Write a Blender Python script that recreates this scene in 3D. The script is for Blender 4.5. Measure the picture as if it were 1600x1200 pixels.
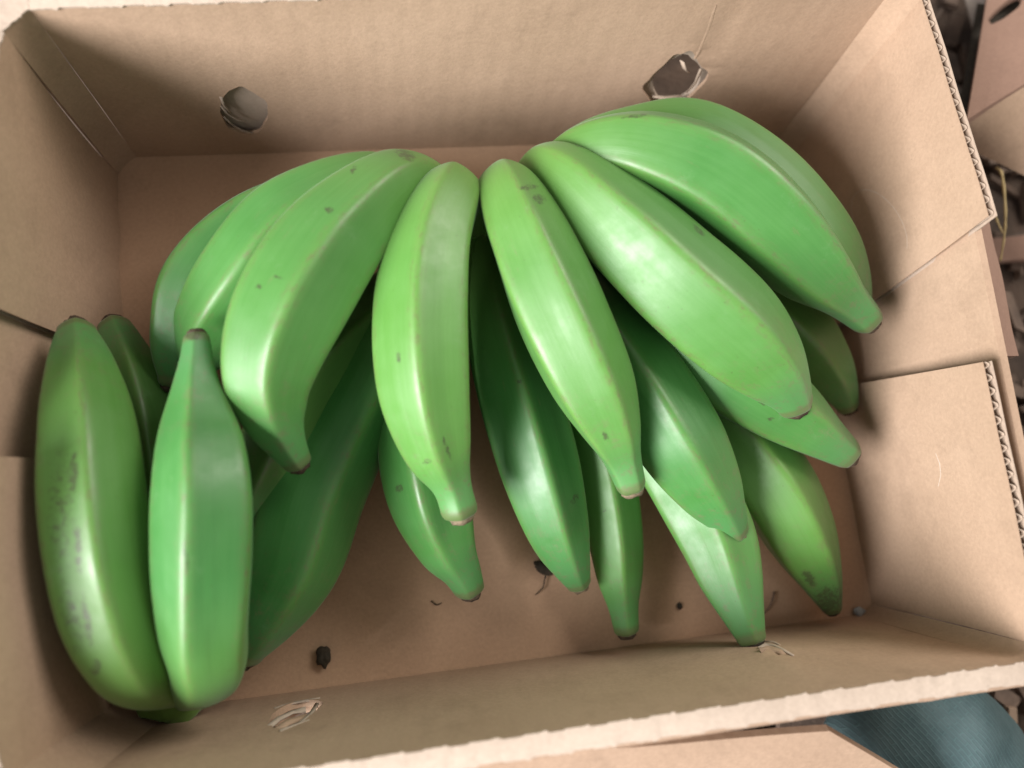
import bpy, bmesh, math, random
from mathutils import Vector, Matrix, noise
from mathutils.geometry import delaunay_2d_cdt

for o in list(bpy.data.objects):
    bpy.data.objects.remove(o, do_unlink=True)
scene = bpy.context.scene
col = scene.collection
R = math.radians
random.seed(7)

# ------------------------------------------------------------------ camera
FPX = 1164.84                       # focal length in pixels of a 1600 wide picture
CAM = Vector((-0.07225, -0.07539, 0.51336))
ROT = Matrix(((0.98545573, 0.07856398, -0.15068084),
              (-0.10136095, 0.9834558, -0.15013543),
              (0.13639271, 0.16322497, 0.97711547)))
cd = bpy.data.cameras.new('camera')
cd.sensor_fit = 'HORIZONTAL'
cd.sensor_width = 36.0
cd.lens = FPX / 1600 * 36
cd.clip_start = 0.01
cd.clip_end = 50
cam = bpy.data.objects.new('camera', cd)
cam.matrix_world = Matrix.Translation(CAM) @ ROT.to_4x4()
col.objects.link(cam)
scene.camera = cam
cd.dof.use_dof = True
cd.dof.focus_distance = 0.44
cd.dof.aperture_fstop = 2.7

# ------------------------------------------------------------------ light (indoors: a window to the left, pale room light)
world = bpy.data.worlds.new('World')
scene.world = world
world.use_nodes = True
bg = world.node_tree.nodes['Background']
bg.inputs['Color'].default_value = (1.0, 0.965, 0.93, 1)
bg.inputs['Strength'].default_value = 0.40

def area(name, loc, target, sx, sy, power, color):
    l = bpy.data.lights.new(name, 'AREA')
    l.shape = 'RECTANGLE'
    l.size, l.size_y = sx, sy
    l.energy = power
    l.color = color
    o = bpy.data.objects.new(name, l)
    o.location = loc
    o.rotation_euler = (Vector(target) - Vector(loc)).to_track_quat('-Z', 'Y').to_euler()
    col.objects.link(o)
    return o
area('window_light', (-1.50, -0.66, 1.06), (0.0, 0.0, 0.06), 0.95, 0.95, 96, (1.0, 0.985, 0.975))
area('doorway_light', (1.22, 0.88, 1.22), (0.0, 0.0, 0.06), 0.9, 0.9, 25, (1.0, 0.94, 0.85))

scene.view_settings.view_transform = 'Standard'
scene.view_settings.look = 'None'
scene.view_settings.exposure = 0.08
scene.view_settings.gamma = 1.0
scene.render.engine = 'CYCLES'

# ------------------------------------------------------------------ helpers
BOX_H = 0.1515
HX, HY = 0.25, 0.1824

def ray(px, py):
    d = Vector(((px - 800) / FPX, -(py - 600) / FPX, -1.0))
    return (ROT @ d)
def at(px, py, z):
    d = ray(px, py)
    return CAM + d * ((z - CAM.z) / d.z)
def proj(p):
    v = ROT.transposed() @ (Vector(p) - CAM)
    return (800 + FPX * v.x / -v.z, 600 - FPX * v.y / -v.z)
def depth(p):
    return -(ROT.transposed() @ (Vector(p) - CAM)).z

def link(name, me, mat=None, parent=None, smooth=True):
    if mat is not None and not me.materials:
        me.materials.append(mat)
    if smooth:
        me.polygons.foreach_set('use_smooth', [True] * len(me.polygons))
    o = bpy.data.objects.new(name, me)
    col.objects.link(o)
    if parent is not None:
        o.parent = parent
    return o
def mesh(name, verts, faces):
    me = bpy.data.meshes.new(name)
    me.from_pydata([tuple(v) for v in verts], [], faces)
    me.update()
    return me
def empty(name, label, cat, group=None):
    o = bpy.data.objects.new(name, None)
    o.empty_display_size = 0.05
    col.objects.link(o)
    tag(o, label, cat, group)
    return o
def tag(o, label, cat, group=None):
    o['label'] = label
    o['category'] = cat
    if group:
        o['group'] = group
    return o

# ------------------------------------------------------------------ materials
def new_mat(name):
    m = bpy.data.materials.new(name)
    m.use_nodes = True
    nt = m.node_tree
    b = nt.nodes['Principled BSDF']
    return m, nt, b
def N(nt, kind, **kw):
    n = nt.nodes.new(kind)
    for k, v in kw.items():
        if k in n.inputs.keys() if isinstance(k, str) else False:
            n.inputs[k].default_value = v
        else:
            setattr(n, k, v)
    return n
def L(nt, a, b):
    nt.links.new(a, b)
def ramp(nt, fac, stops):
    r = nt.nodes.new('ShaderNodeValToRGB')
    e = r.color_ramp.elements
    while len(e) < len(stops):
        e.new(0.5)
    for i, (p, c) in enumerate(stops):
        e[i].position = p
        e[i].color = (*c, 1) if len(c) == 3 else c
    L(nt, fac, r.inputs['Fac'])
    return r.outputs['Color']
def mix(nt, fac, a, b, mode='MIX'):
    m = nt.nodes.new('ShaderNodeMix')
    m.data_type = 'RGBA'
    m.blend_type = mode
    for sock, v in ((m.inputs[0], fac), (m.inputs[6], a), (m.inputs[7], b)):
        if hasattr(v, 'links') or hasattr(v, 'is_linked'):
            L(nt, v, sock)
        else:
            sock.default_value = v if not isinstance(v, tuple) or len(v) == 4 else (*v, 1)
    return m.outputs[2]
def math_(nt, op, a, b=0.0, clamp=False):
    m = nt.nodes.new('ShaderNodeMath')
    m.operation = op
    m.use_clamp = clamp
    for i, v in ((0, a), (1, b)):
        if isinstance(v, (int, float)):
            m.inputs[i].default_value = v
        else:
            L(nt, v, m.inputs[i])
    return m.outputs[0]
def noise_(nt, vec, scale, detail=4, rough=0.55, out='Fac'):
    n = nt.nodes.new('ShaderNodeTexNoise')
    n.inputs['Scale'].default_value = scale
    n.inputs['Detail'].default_value = detail
    n.inputs['Roughness'].default_value = rough
    if vec is not None:
        L(nt, vec, n.inputs['Vector'])
    return n.outputs[out]
def mapping(nt, vec, scale):
    m = nt.nodes.new('ShaderNodeMapping')
    m.inputs['Scale'].default_value = scale
    L(nt, vec, m.inputs['Vector'])
    return m.outputs[0]
def bump(nt, h, strength, dist, normal=None):
    b = nt.nodes.new('ShaderNodeBump')
    b.inputs['Strength'].default_value = strength
    b.inputs['Distance'].default_value = dist
    L(nt, h, b.inputs['Height'])
    if normal is not None:
        L(nt, normal, b.inputs['Normal'])
    return b.outputs[0]

def cardboard(name, c0, c1, wash=0.25):
    m, nt, b = new_mat(name)
    uv = N(nt, 'ShaderNodeUVMap').outputs[0]
    tc = nt.nodes.new('ShaderNodeTexCoord').outputs['Object']
    big = noise_(nt, tc, 9, 4, 0.6)
    colr = ramp(nt, big, [(0.3, c0), (0.7, c1)])
    fib = noise_(nt, mapping(nt, tc, (1, 1, 1)), 420, 3, 0.7)
    colr = mix(nt, 0.16, colr, ramp(nt, fib, [(0.3, tuple(x * 0.55 for x in c0)), (0.7, tuple(min(1, x * 1.3) for x in c1))]))
    fleck = noise_(nt, tc, 900, 2, 0.5)
    colr = mix(nt, ramp(nt, fleck, [(0.70, (0, 0, 0)), (0.78, (0.45, 0.45, 0.45))]), colr, (*[x * 0.45 for x in c0], 1))
    stain = noise_(nt, tc, 26, 5, 0.7)
    colr = mix(nt, ramp(nt, stain, [(0.54, (0, 0, 0)), (0.80, (0.42, 0.42, 0.42))]), colr, (*[x * 0.6 for x in c0], 1))
    rub = noise_(nt, mapping(nt, uv, (30, 120, 1)), 1.0, 6, 0.75)
    colr = mix(nt, ramp(nt, rub, [(0.62, (0, 0, 0)), (0.74, (0.28, 0.28, 0.28))]), colr, (*[min(0.8, x * 1.35) for x in c1], 1))
    L(nt, colr, b.inputs['Base Color'])
    b.inputs['Roughness'].default_value = 0.86
    b.inputs['Specular IOR Level'].default_value = 0.22
    w = nt.nodes.new('ShaderNodeTexWave')
    w.inputs['Scale'].default_value = 22
    w.inputs['Distortion'].default_value = 0.6
    L(nt, uv, w.inputs['Vector'])
    n1 = bump(nt, w.outputs['Fac'], wash, 0.0004)
    n2 = bump(nt, noise_(nt, tc, 60, 5, 0.65), 0.25, 0.0015, n1)
    n3 = bump(nt, fib, 0.22, 0.0004, n2)
    L(nt, n3, b.inputs['Normal'])
    return m
M_card = cardboard('cardboard', (0.385, 0.262, 0.182), (0.47, 0.328, 0.235), 0.16)
M_base = cardboard('cardboard_base', (0.42, 0.265, 0.175), (0.50, 0.33, 0.22), 0.3)
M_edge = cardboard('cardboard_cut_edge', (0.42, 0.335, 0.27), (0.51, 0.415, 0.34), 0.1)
M_flute = cardboard('cardboard_fluting', (0.40, 0.31, 0.24), (0.50, 0.39, 0.31), 0.0)
M_pink = cardboard('cardboard_pinkish', (0.30, 0.185, 0.14), (0.36, 0.225, 0.17), 0.15)
M_grey = cardboard('cardboard_grey', (0.26, 0.22, 0.19), (0.32, 0.27, 0.24), 0.1)

def skin_mat():
    m, nt, b = new_mat('green_banana_skin')
    uv = N(nt, 'ShaderNodeUVMap').outputs[0]
    tc = nt.nodes.new('ShaderNodeTexCoord').outputs['Object']
    at_ = nt.nodes.new('ShaderNodeAttribute')
    at_.attribute_name = 'skin'
    sep = nt.nodes.new('ShaderNodeSeparateColor')
    L(nt, at_.outputs['Color'], sep.inputs[0])
    tt, rid, scar = sep.outputs
    kindf = math_(nt, 'MULTIPLY', at_.outputs['Alpha'], 0.5)
    base = ramp(nt, noise_(nt, tc, 14, 4, 0.6), [(0.25, (0.026, 0.145, 0.026)), (0.75, (0.072, 0.255, 0.055))])
    base = mix(nt, 0.62, base, ramp(nt, kindf, [(0.0, (0.024, 0.160, 0.034)), (0.5, (0.122, 0.285, 0.046)), (1.0, (0.062, 0.115, 0.018))]))
    streak = noise_(nt, mapping(nt, uv, (5, 70, 1)), 1.0, 4, 0.6)
    base = mix(nt, 0.10, base, ramp(nt, streak, [(0.3, (0.045, 0.165, 0.03)), (0.7, (0.15, 0.34, 0.11))]))
    # ridges a little yellower and scuffed
    rb = math_(nt, 'MULTIPLY', rid, noise_(nt, mapping(nt, uv, (26, 40, 1)), 1.0, 4, 0.7), True)
    base = mix(nt, math_(nt, 'MULTIPLY', rb, 0.35), base, (0.19, 0.30, 0.06, 1))
    rb2 = math_(nt, 'MULTIPLY', rid, ramp(nt, noise_(nt, mapping(nt, uv, (40, 60, 1)), 1.0, 5, 0.75), [(0.50, (0, 0, 0)), (0.64, (1, 1, 1))]), True)
    base = mix(nt, math_(nt, 'MULTIPLY', rb2, 0.70), base, (0.13, 0.105, 0.055, 1))
    # neck near the blossom end: bluish green, the very end brown
    tipf = ramp(nt, tt, [(0.86, (0, 0, 0)), (0.95, (1, 1, 1))])
    base = mix(nt, math_(nt, 'MULTIPLY', tipf, 0.55), base, (0.075, 0.24, 0.085, 1))
    endf = ramp(nt, math_(nt, 'ADD', tt, math_(nt, 'MULTIPLY', noise_(nt, tc, 300, 3), 0.004)), [(0.990, (0, 0, 0)), (1.0, (1, 1, 1))])
    base = mix(nt, math_(nt, 'MULTIPLY', endf, 0.5), base, (0.12, 0.085, 0.04, 1))
    pedf = ramp(nt, tt, [(0.10, (1, 1, 1)), (0.48, (0, 0, 0))])
    base = mix(nt, math_(nt, 'MULTIPLY', pedf, 0.55), base, (0.155, 0.265, 0.048, 1))
    # freckles, brown scuffs, dark rubs, plus shade painted through the scar mask
    tb = math_(nt, 'MULTIPLY', ramp(nt, tt, [(0.72, (0, 0, 0)), (0.95, (1, 1, 1))]), ramp(nt, noise_(nt, tc, 150, 6, 0.8), [(0.52, (0, 0, 0)), (0.64, (1, 1, 1))]))
    base = mix(nt, math_(nt, 'MULTIPLY', tb, 0.5), base, (0.16, 0.125, 0.075, 1))
    sp = ramp(nt, noise_(nt, tc, 330, 2, 0.5), [(0.72, (0, 0, 0)), (0.76, (1, 1, 1))])
    base = mix(nt, math_(nt, 'MULTIPLY', sp, 0.35), base, (0.06, 0.09, 0.02, 1))
    sc = ramp(nt, noise_(nt, mapping(nt, uv, (13, 22, 1)), 1.0, 6, 0.72), [(0.62, (0, 0, 0)), (0.72, (1, 1, 1))])
    base = mix(nt, math_(nt, 'MULTIPLY', sc, 0.34), base, (0.17, 0.155, 0.075, 1))
    pale = ramp(nt, noise_(nt, tc, 48, 6, 0.75), [(0.60, (0, 0, 0)), (0.75, (1, 1, 1))])
    base = mix(nt, math_(nt, 'MULTIPLY', pale, 0.22), base, (0.20, 0.33, 0.17, 1))
    fine = ramp(nt, noise_(nt, mapping(nt, uv, (190, 420, 1)), 1.0, 2, 0.5), [(0.66, (0, 0, 0)), (0.74, (1, 1, 1))])
    base = mix(nt, math_(nt, 'MULTIPLY', fine, 0.20), base, (0.12, 0.14, 0.05, 1))
    rag = noise_(nt, tc, 330, 5, 0.85)
    sm = ramp(nt, math_(nt, 'MULTIPLY', scar, math_(nt, 'SUBTRACT', math_(nt, 'MULTIPLY', rag, 3.0), 0.7)), [(0.45, (0, 0, 0)), (0.72, (1, 1, 1))])
    base = mix(nt, math_(nt, 'MULTIPLY', sm, 0.75), base, (0.045, 0.05, 0.022, 1))
    L(nt, base, b.inputs['Base Color'])
    rr = ramp(nt, noise_(nt, tc, 55, 4, 0.6), [(0.3, (0.38, 0.38, 0.38)), (0.7, (0.56, 0.56, 0.56))])
    L(nt, rr, b.inputs['Roughness'])
    b.inputs['Specular IOR Level'].default_value = 0.62
    b.inputs['Coat Weight'].default_value = 0.0
    b.inputs['Sheen Weight'].default_value = 0.12
    b.inputs['Sheen Roughness'].default_value = 0.4
    b.inputs['Sheen Tint'].default_value = (0.8, 1.0, 0.85, 1)
    b.inputs['Coat Roughness'].default_value = 0.35
    n1 = bump(nt, streak, 0.10, 0.0006)
    n2 = bump(nt, noise_(nt, tc, 90, 4, 0.6), 0.10, 0.0008, n1)
    L(nt, n2, b.inputs['Normal'])
    return m
M_skin = skin_mat()

def plain(name, c0, c1, scale=60, rough=0.85, bmp=0.4, dist=0.002):
    m, nt, b = new_mat(name)
    tc = nt.nodes.new('ShaderNodeTexCoord').outputs['Object']
    n = noise_(nt, tc, scale, 6, 0.65)
    L(nt, ramp(nt, n, [(0.3, c0), (0.7, c1)]), b.inputs['Base Color'])
    b.inputs['Roughness'].default_value = rough
    L(nt, bump(nt, n, bmp, dist), b.inputs['Normal'])
    return m
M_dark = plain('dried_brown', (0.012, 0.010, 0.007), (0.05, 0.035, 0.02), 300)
M_tip = plain('withered_tip', (0.020, 0.014, 0.010), (0.11, 0.070, 0.042), 500)
M_tip_pale = plain('pale_tip', (0.10, 0.085, 0.05), (0.27, 0.20, 0.13), 500)
M_ground = plain('earth_floor', (0.035, 0.024, 0.018), (0.13, 0.085, 0.062), 22, 0.95, 0.8, 0.01)
M_straw = plain('straw', (0.40, 0.29, 0.13), (0.55, 0.42, 0.21), 80)
M_chip = plain('wood_chip', (0.06, 0.040, 0.030), (0.20, 0.135, 0.10), 40)
M_wood = plain('pale_wood', (0.24, 0.16, 0.11), (0.33, 0.23, 0.165), 50)
M_pebble = plain('grey_pebble', (0.22, 0.24, 0.25), (0.45, 0.47, 0.48), 200, 0.5)

def cloth_mat():
    m, nt, b = new_mat('teal_cloth')
    uv = N(nt, 'ShaderNodeUVMap').outputs[0]
    br = nt.nodes.new('ShaderNodeTexBrick')
    br.offset = 0.5
    br.inputs['Scale'].default_value = 1.0
    br.inputs['Mortar Size'].default_value = 0.16
    br.inputs['Mortar Smooth'].default_value = 0.6
    br.inputs['Brick Width'].default_value = 3.2
    br.inputs['Row Height'].default_value = 0.9
    tco = nt.nodes.new('ShaderNodeTexCoord').outputs['Object']
    mp = nt.nodes.new('ShaderNodeMapping')
    mp.inputs['Rotation'].default_value = (0, 0, R(62))
    mp.inputs['Scale'].default_value = (330, 330, 330)
    wn = nt.nodes.new('ShaderNodeVectorMath'); wn.operation = 'MULTIPLY_ADD'
    wn.inputs[1].default_value = (0.006, 0.006, 0.006)
    L(nt, noise_(nt, tco, 30, 3, 0.5, 'Color'), wn.inputs[0]); L(nt, tco, wn.inputs[2])
    L(nt, wn.outputs[0], mp.inputs['Vector'])
    L(nt, mp.outputs[0], br.inputs['Vector'])
    tc = nt.nodes.new('ShaderNodeTexCoord').outputs['Object']
    n = noise_(nt, tc, 40, 5, 0.7)
    c = ramp(nt, n, [(0.3, (0.055, 0.088, 0.096)), (0.7, (0.095, 0.138, 0.146))])
    c = mix(nt, math_(nt, 'MULTIPLY', math_(nt, 'MULTIPLY', br.outputs['Fac'], noise_(nt, tc, 130, 3)), 0.6), c, (0.10, 0.18, 0.18, 1))
    L(nt, c, b.inputs['Base Color'])
    b.inputs['Roughness'].default_value = 0.40
    b.inputs['Specular IOR Level'].default_value = 0.04
    n1 = bump(nt, br.outputs['Fac'], 0.35, 0.001)
    L(nt, bump(nt, noise_(nt, tc, 500, 3), 0.4, 0.0005, n1), b.inputs['Normal'])
    return m
M_cloth = cloth_mat()

# ------------------------------------------------------------------ ground
g = []
gf = []
n = 60
S = 3.0
for j in range(n + 1):
    for i in range(n + 1):
        x, y = (i / n - 0.5) * 2 * S, (j / n - 0.5) * 2 * S
        g.append((x, y, -0.016 + 0.008 * noise.noise(Vector((x * 9, y * 9, 0)))))
for j in range(n):
    for i in range(n):
        a = j * (n + 1) + i
        gf.append((a, a + 1, a + n + 2, a + n + 1))
gr = link('ground', mesh('ground', g, gf), M_ground)
gr['kind'] = 'structure'

# ------------------------------------------------------------------ sheet builder
def sheet(name, P, nu, nv, holes=(), thick=0.005, mat=M_card, parent=None, size=(1, 1), outline=None, flip=False, smooth=True):
    """A board mapped by P(u,v) over the unit square (or an outline in it), real holes, extruded away from the inside face."""
    pts, edges = [], []
    if outline is None:
        outline = [(i / nu, 0) for i in range(nu)] + [(1, j / nv) for j in range(nv)] + \
                  [(1 - i / nu, 1) for i in range(nu)] + [(0, 1 - j / nv) for j in range(nv)]
    def loop(lst):
        s = len(pts)
        pts.extend(Vector(p) for p in lst)
        edges.extend((s + i, s + (i + 1) % len(lst)) for i in range(len(lst)))
    loop(outline)
    for h in holes:
        loop(h)
    def inside(poly, x, y):
        c = False
        k = len(poly) - 1
        for i in range(len(poly)):
            xi, yi = poly[i]; xj, yj = poly[k]
            if (yi > y) != (yj > y) and x < (xj - xi) * (y - yi) / (yj - yi) + xi:
                c = not c
            k = i
        return c
    for i in range(1, nu):
        for j in range(1, nv):
            u, v = i / nu, j / nv
            if inside(outline, u, v) and not any(inside(h, u, v) for h in holes):
                pts.append(Vector((u, v)))
    vs, es, fs, _, _, _ = delaunay_2d_cdt(pts, edges, [], 1, 1e-7)
    def mid(f):
        return sum(vs[i][0] for i in f) / len(f), sum(vs[i][1] for i in f) / len(f)
    fs = [f for f in fs if inside(outline, *mid(f)) and not any(inside(h, *mid(f)) for h in holes)]
    def nrm(u, v):
        e = 1e-3
        a = P(min(u + e, 1), v) - P(max(u - e, 0), v)
        b = P(u, min(v + e, 1)) - P(u, max(v - e, 0))
        c = a.cross(b).normalized()
        return -c if flip else c
    bm = bmesh.new()
    uvl = bm.loops.layers.uv.new('UVMap')
    A = [bm.verts.new(P(v[0], v[1])) for v in vs]
    B = [bm.verts.new(P(v[0], v[1]) - nrm(v[0], v[1]) * thick) for v in vs]
    cnt = {}
    for f in fs:
        for k in range(len(f)):
            e = (f[k], f[(k + 1) % len(f)])
            cnt[tuple(sorted(e))] = cnt.get(tuple(sorted(e)), []) + [e]
        ff = list(f)
        bm.faces.new([A[i] for i in (reversed(ff) if flip else ff)])
        bm.faces.new([B[i] for i in (ff if flip else reversed(ff))])
    for k, e in cnt.items():
        if len(e) == 1:
            a, b = e[0]
            q = [A[b], A[a], B[a], B[b]]
            fc = bm.faces.new(q if not flip else list(reversed(q)))
            fc.smooth = False
    idx = {}
    for i, v in enumerate(vs):
        idx[A[i]] = (v[0] * size[0], v[1] * size[1])
        idx[B[i]] = (v[0] * size[0], v[1] * size[1])
    for fc in bm.faces:
        for lp in fc.loops:
            lp[uvl].uv = idx[lp.vert]
    bmesh.ops.recalc_face_normals(bm, faces=bm.faces)
    me = bpy.data.meshes.new(name)
    bm.to_mesh(me)
    bm.free()
    o = link(name, me, mat, parent, smooth=False)
    if smooth:
        me.polygons.foreach_set('use_smooth', [True] * len(me.polygons))
        me.set_sharp_from_angle(angle=R(35))
    return o

def bilin(a, b, c, d, disp=None):
    """a,b bottom (u=0,1); d,c top (u=0,1)"""
    a, b, c, d = map(Vector, (a, b, c, d))
    nn = (b - a).cross(d - a).normalized()
    def P(u, v):
        p = (a * (1 - u) + b * u) * (1 - v) + (d * (1 - u) + c * u) * v
        if disp:
            p = p + nn * disp(u, v)
        return p
    return P
def uv_of(P, px, py):
    """where the sight line through a picture point meets a sheet (Newton)"""
    u, v = 0.5, 0.5
    for _ in range(25):
        x, y = proj(P(u, v))
        e = 1e-4
        xu, yu = proj(P(u + e, v)); xv, yv = proj(P(u, v + e))
        a, b, c, d = (xu - x) / e, (xv - x) / e, (yu - y) / e, (yv - y) / e
        det = a * d - b * c
        u += (d * (px - x) - b * (py - y)) / det
        v += (-c * (px - x) + a * (py - y)) / det
    return (u, v)
def blob_loop(P, cx, cy, rx, ry, ang, k=22, rag=0.12, square=0.0, seed=0):
    out = []
    for i in range(k):
        t = 2 * math.pi * i / k
        r = 1 + rag * noise.noise(Vector((math.cos(t) * 2, math.sin(t) * 2, seed * 3.7)))
        c, s = math.cos(t), math.sin(t)
        p = 2 / (2 + square)
        x = rx * r * math.copysign(abs(c) ** p, c); y = ry * r * math.copysign(abs(s) ** p, s)
        X = cx + x * math.cos(ang) - y * math.sin(ang)
        Y = cy + x * math.sin(ang) + y * math.cos(ang)
        out.append(uv_of(P, X, Y))
    return out

# ------------------------------------------------------------------ the cardboard box
box = empty('cardboard_box', 'open brown cardboard tray box holding the green bananas, torn at its front wall', 'box')
T = 0.005
def wob(s, a, f=6):
    return lambda u, v: a * noise.noise(Vector((u * f, v * f * 0.5, s)))

# base
sheet('base_panel', lambda u, v: Vector((-HX - 0.004 + u * (2 * HX + 0.008), -HY - 0.004 + v * (2 * HY + 0.008),
      0.0006 * noise.noise(Vector((u * 5, v * 5, 2))))), 40, 30, thick=0.006, mat=M_base, parent=box, size=(0.37, 0.5))

# rim corner points
TBL = at(6, 16, BOX_H); TBR = at(1433, -30, BOX_H)
TFL = at(-8, 1270, BOX_H); TFR = at(1634, 1029, BOX_H)
ch = 0.012          # folded corner width
# back wall (inside face looks to -y)
bw0 = wob(1.3, 0.0022, 4)
P_back = bilin((-HX + ch, HY, 0), (HX - ch, HY, 0), TBR + Vector((-ch, 0, 0)), TBL + Vector((ch, 0, 0)),
               lambda u, v: bw0(u, v) * math.sin(math.pi * v) - 0.0012 * math.exp(-((u - 0.80 - 0.0 * v) / 0.006) ** 2) * (v > 0.45))
hole1 = blob_loop(P_back, 380, 173, 40, 35, R(35), seed=1, k=44, rag=0.16)
hole2 = blob_loop(P_back, 1056, 128, 50, 34, R(-38), square=0.9, seed=2, k=44, rag=0.16)
sheet('back_wall', P_back, 60, 18, holes=[hole1, hole2], thick=0.0022, parent=box, size=(0.48, 0.16))
# a second layer of board behind, its holes a little out of line
def shift(P, d):
    return lambda u, v: P(u, v) + Vector(d)
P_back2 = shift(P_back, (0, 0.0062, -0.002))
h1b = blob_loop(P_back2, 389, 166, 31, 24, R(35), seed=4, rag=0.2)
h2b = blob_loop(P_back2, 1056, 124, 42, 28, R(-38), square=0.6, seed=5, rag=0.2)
sheet('outer_back_wall', P_back2, 40, 10, holes=[h2b], thick=0.003, mat=M_edge, parent=box, size=(0.48, 0.16))  # paler board colour makes up for the shade behind the hole

# front wall (inside face looks to +y): pushed in and creased where a fruit tip presses on it
F0 = bilin((-HX + 0.026, -HY, 0), (HX - 0.014, -HY, 0), TFR + Vector((-0.014, 0, 0)), TFL + Vector((0.026, 0, 0)))
FD = 0.008
F1 = lambda u, v: F0(u, v) + Vector((0, FD, 0))
ua, va = uv_of(F1, 1195, 1013)
ul, vl = uv_of(F0, 940, 1002)
ur, vr = uv_of(F1, 1590, 1017)
def crease(u):
    if u < ul: return max(0.02, 0.03), 0.0
    if u < ua:
        t = (u - ul) / (ua - ul)
        return 0.03 + (va - 0.03) * t, FD * t
    t = min(1, (u - ua) / (1 - ua))
    return va, FD * (1 - t)
fw0 = wob(5.1, 0.0025, 4)
def fdisp(u, v):
    vc, dc = crease(u)
    d = dc * (v / vc) if v < vc else dc * (1 - v) / (1 - vc)
    # short diagonal crease running up from the tear
    k = (u - ua) - (v - va) * 0.30
    if v > va and u > ua - 0.02:
        d -= 0.0022 * max(0, 1 - abs(k) / 0.02) * max(0, 1 - (v - va) / 0.5)
    return -(d + fw0(u, v) * math.sin(math.pi * v) * 0.7)
P_front = bilin((-HX + 0.026, -HY, 0), (HX - 0.014, -HY, 0), TFR + Vector((-0.014, 0, 0)), TFL + Vector((0.026, 0, 0)), fdisp)
hole3 = blob_loop(P_front, 459, 1115, 47, 17, R(-24), square=-0.4, rag=0.25, seed=3)
sheet('front_wall', P_front, 110, 26, holes=[hole3], thick=0.004, parent=box, size=(0.48, 0.16), flip=True)
P_front2 = shift(P_front, (0, -0.008, -0.001))
h3b = blob_loop(P_front2, 462, 1120, 36, 12, R(-24), rag=0.35, seed=6)
sheet('outer_front_wall', P_front2, 60, 14, holes=[h3b], thick=0.004, parent=box, size=(0.48, 0.16), flip=True)

# narrow folded corners
def corner(b0, b1, t0, t1, flip=False):
    P = bilin(b0, b1, t1, t0, lambda u, v: -0.0014 * math.sin(math.pi * u) * (1 if not flip else -1))
    sheet('corner_fold', P, 5, 10, thick=0.003, parent=box, size=(0.015, 0.16), flip=flip)
corner((-HX, HY - ch, 0), (-HX + ch, HY, 0), TBL + Vector((0, -ch, 0)), TBL + Vector((ch, 0, 0)))
corner((HX - ch, HY, 0), (HX, HY - ch, 0), TBR + Vector((-ch, 0, 0)), TBR + Vector((0, -ch, 0)))
corner((HX, -HY + 0.006, 0), (HX - 0.014, -HY, 0), TFR + Vector((0, 0.006, 0)), TFR + Vector((-0.014, 0, 0)))
corner((-HX + 0.026, -HY, 0), (-HX, -HY + 0.016, 0), TFL + Vector((0.026, 0, 0)), TFL + Vector((0, 0.016, 0)))

# fluting seen along a cut edge: a wavy strip between the two liners
def fluting(parent, P, u0, u1, thick, period, down, flip, length, along='top'):
    k = max(8, int(length / period * 14))
    vs, fs = [], []
    for i in range(k + 1):
        s = i / k
        ph = length * s / period * 2 * math.pi
        off = 0.5 + 0.5 * max(-1, min(1, 1.25 * math.sin(ph + 0.6 * math.sin(s * 17))))
        for q in (0.0, 1.0):
            if along == 'top':
                u, v = u0 + (u1 - u0) * s, 1 - q * down - 0.004
            else:
                u, v = u0 - q * down, s
            e = 1e-3
            a = (P(min(1, u + e), v) - P(max(0, u - e), v)).cross(P(u, min(1, v + e)) - P(u, max(0, v - e))).normalized()
            if flip: a = -a
            vs.append(P(u, v) - a * (0.0005 + (thick - 0.001) * off))
    for i in range(k):
        fs.append((2 * i, 2 * i + 2, 2 * i + 3, 2 * i + 1))
    me = mesh('fluting', vs, fs)
    me.uv_layers.new(name='UVMap')
    o = link('fluting', me, M_flute, parent)
    md = o.modifiers.new('solid', 'SOLIDIFY')
    md.thickness = 0.00045
    return o
def flap(P, nu, nv, flip, length, holes=(), outline=None, label=None, gap=0.0052, u0=0.0, u1=1.0):
    o = sheet('end_flap', P, nu, nv, holes=holes, thick=0.0007, parent=box, size=(length, 0.16), flip=flip, outline=outline)
    def P2(u, v):
        e = 1e-3
        a = (P(min(1, u + e), v) - P(max(0, u - e), v)).cross(P(u, min(1, v + e)) - P(u, max(0, v - e))).normalized()
        if flip: a = -a
        return P(u, v) - a * gap
    sheet('outer_liner', P2, nu, nv, thick=0.0007, parent=o, size=(length, 0.16), flip=flip, outline=outline, mat=M_flute)
    fluting(o, P, u0, u1, gap, 0.0075, 0.07, flip, length)
    return o

# right end: back flap, front flap, and the end panel seen in the gap between them.  Inside face looks to -x
TRa = TBR + Vector((0, -ch, 0))
TRb = at(1541, 338, BOX_H + 0.013)
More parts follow.
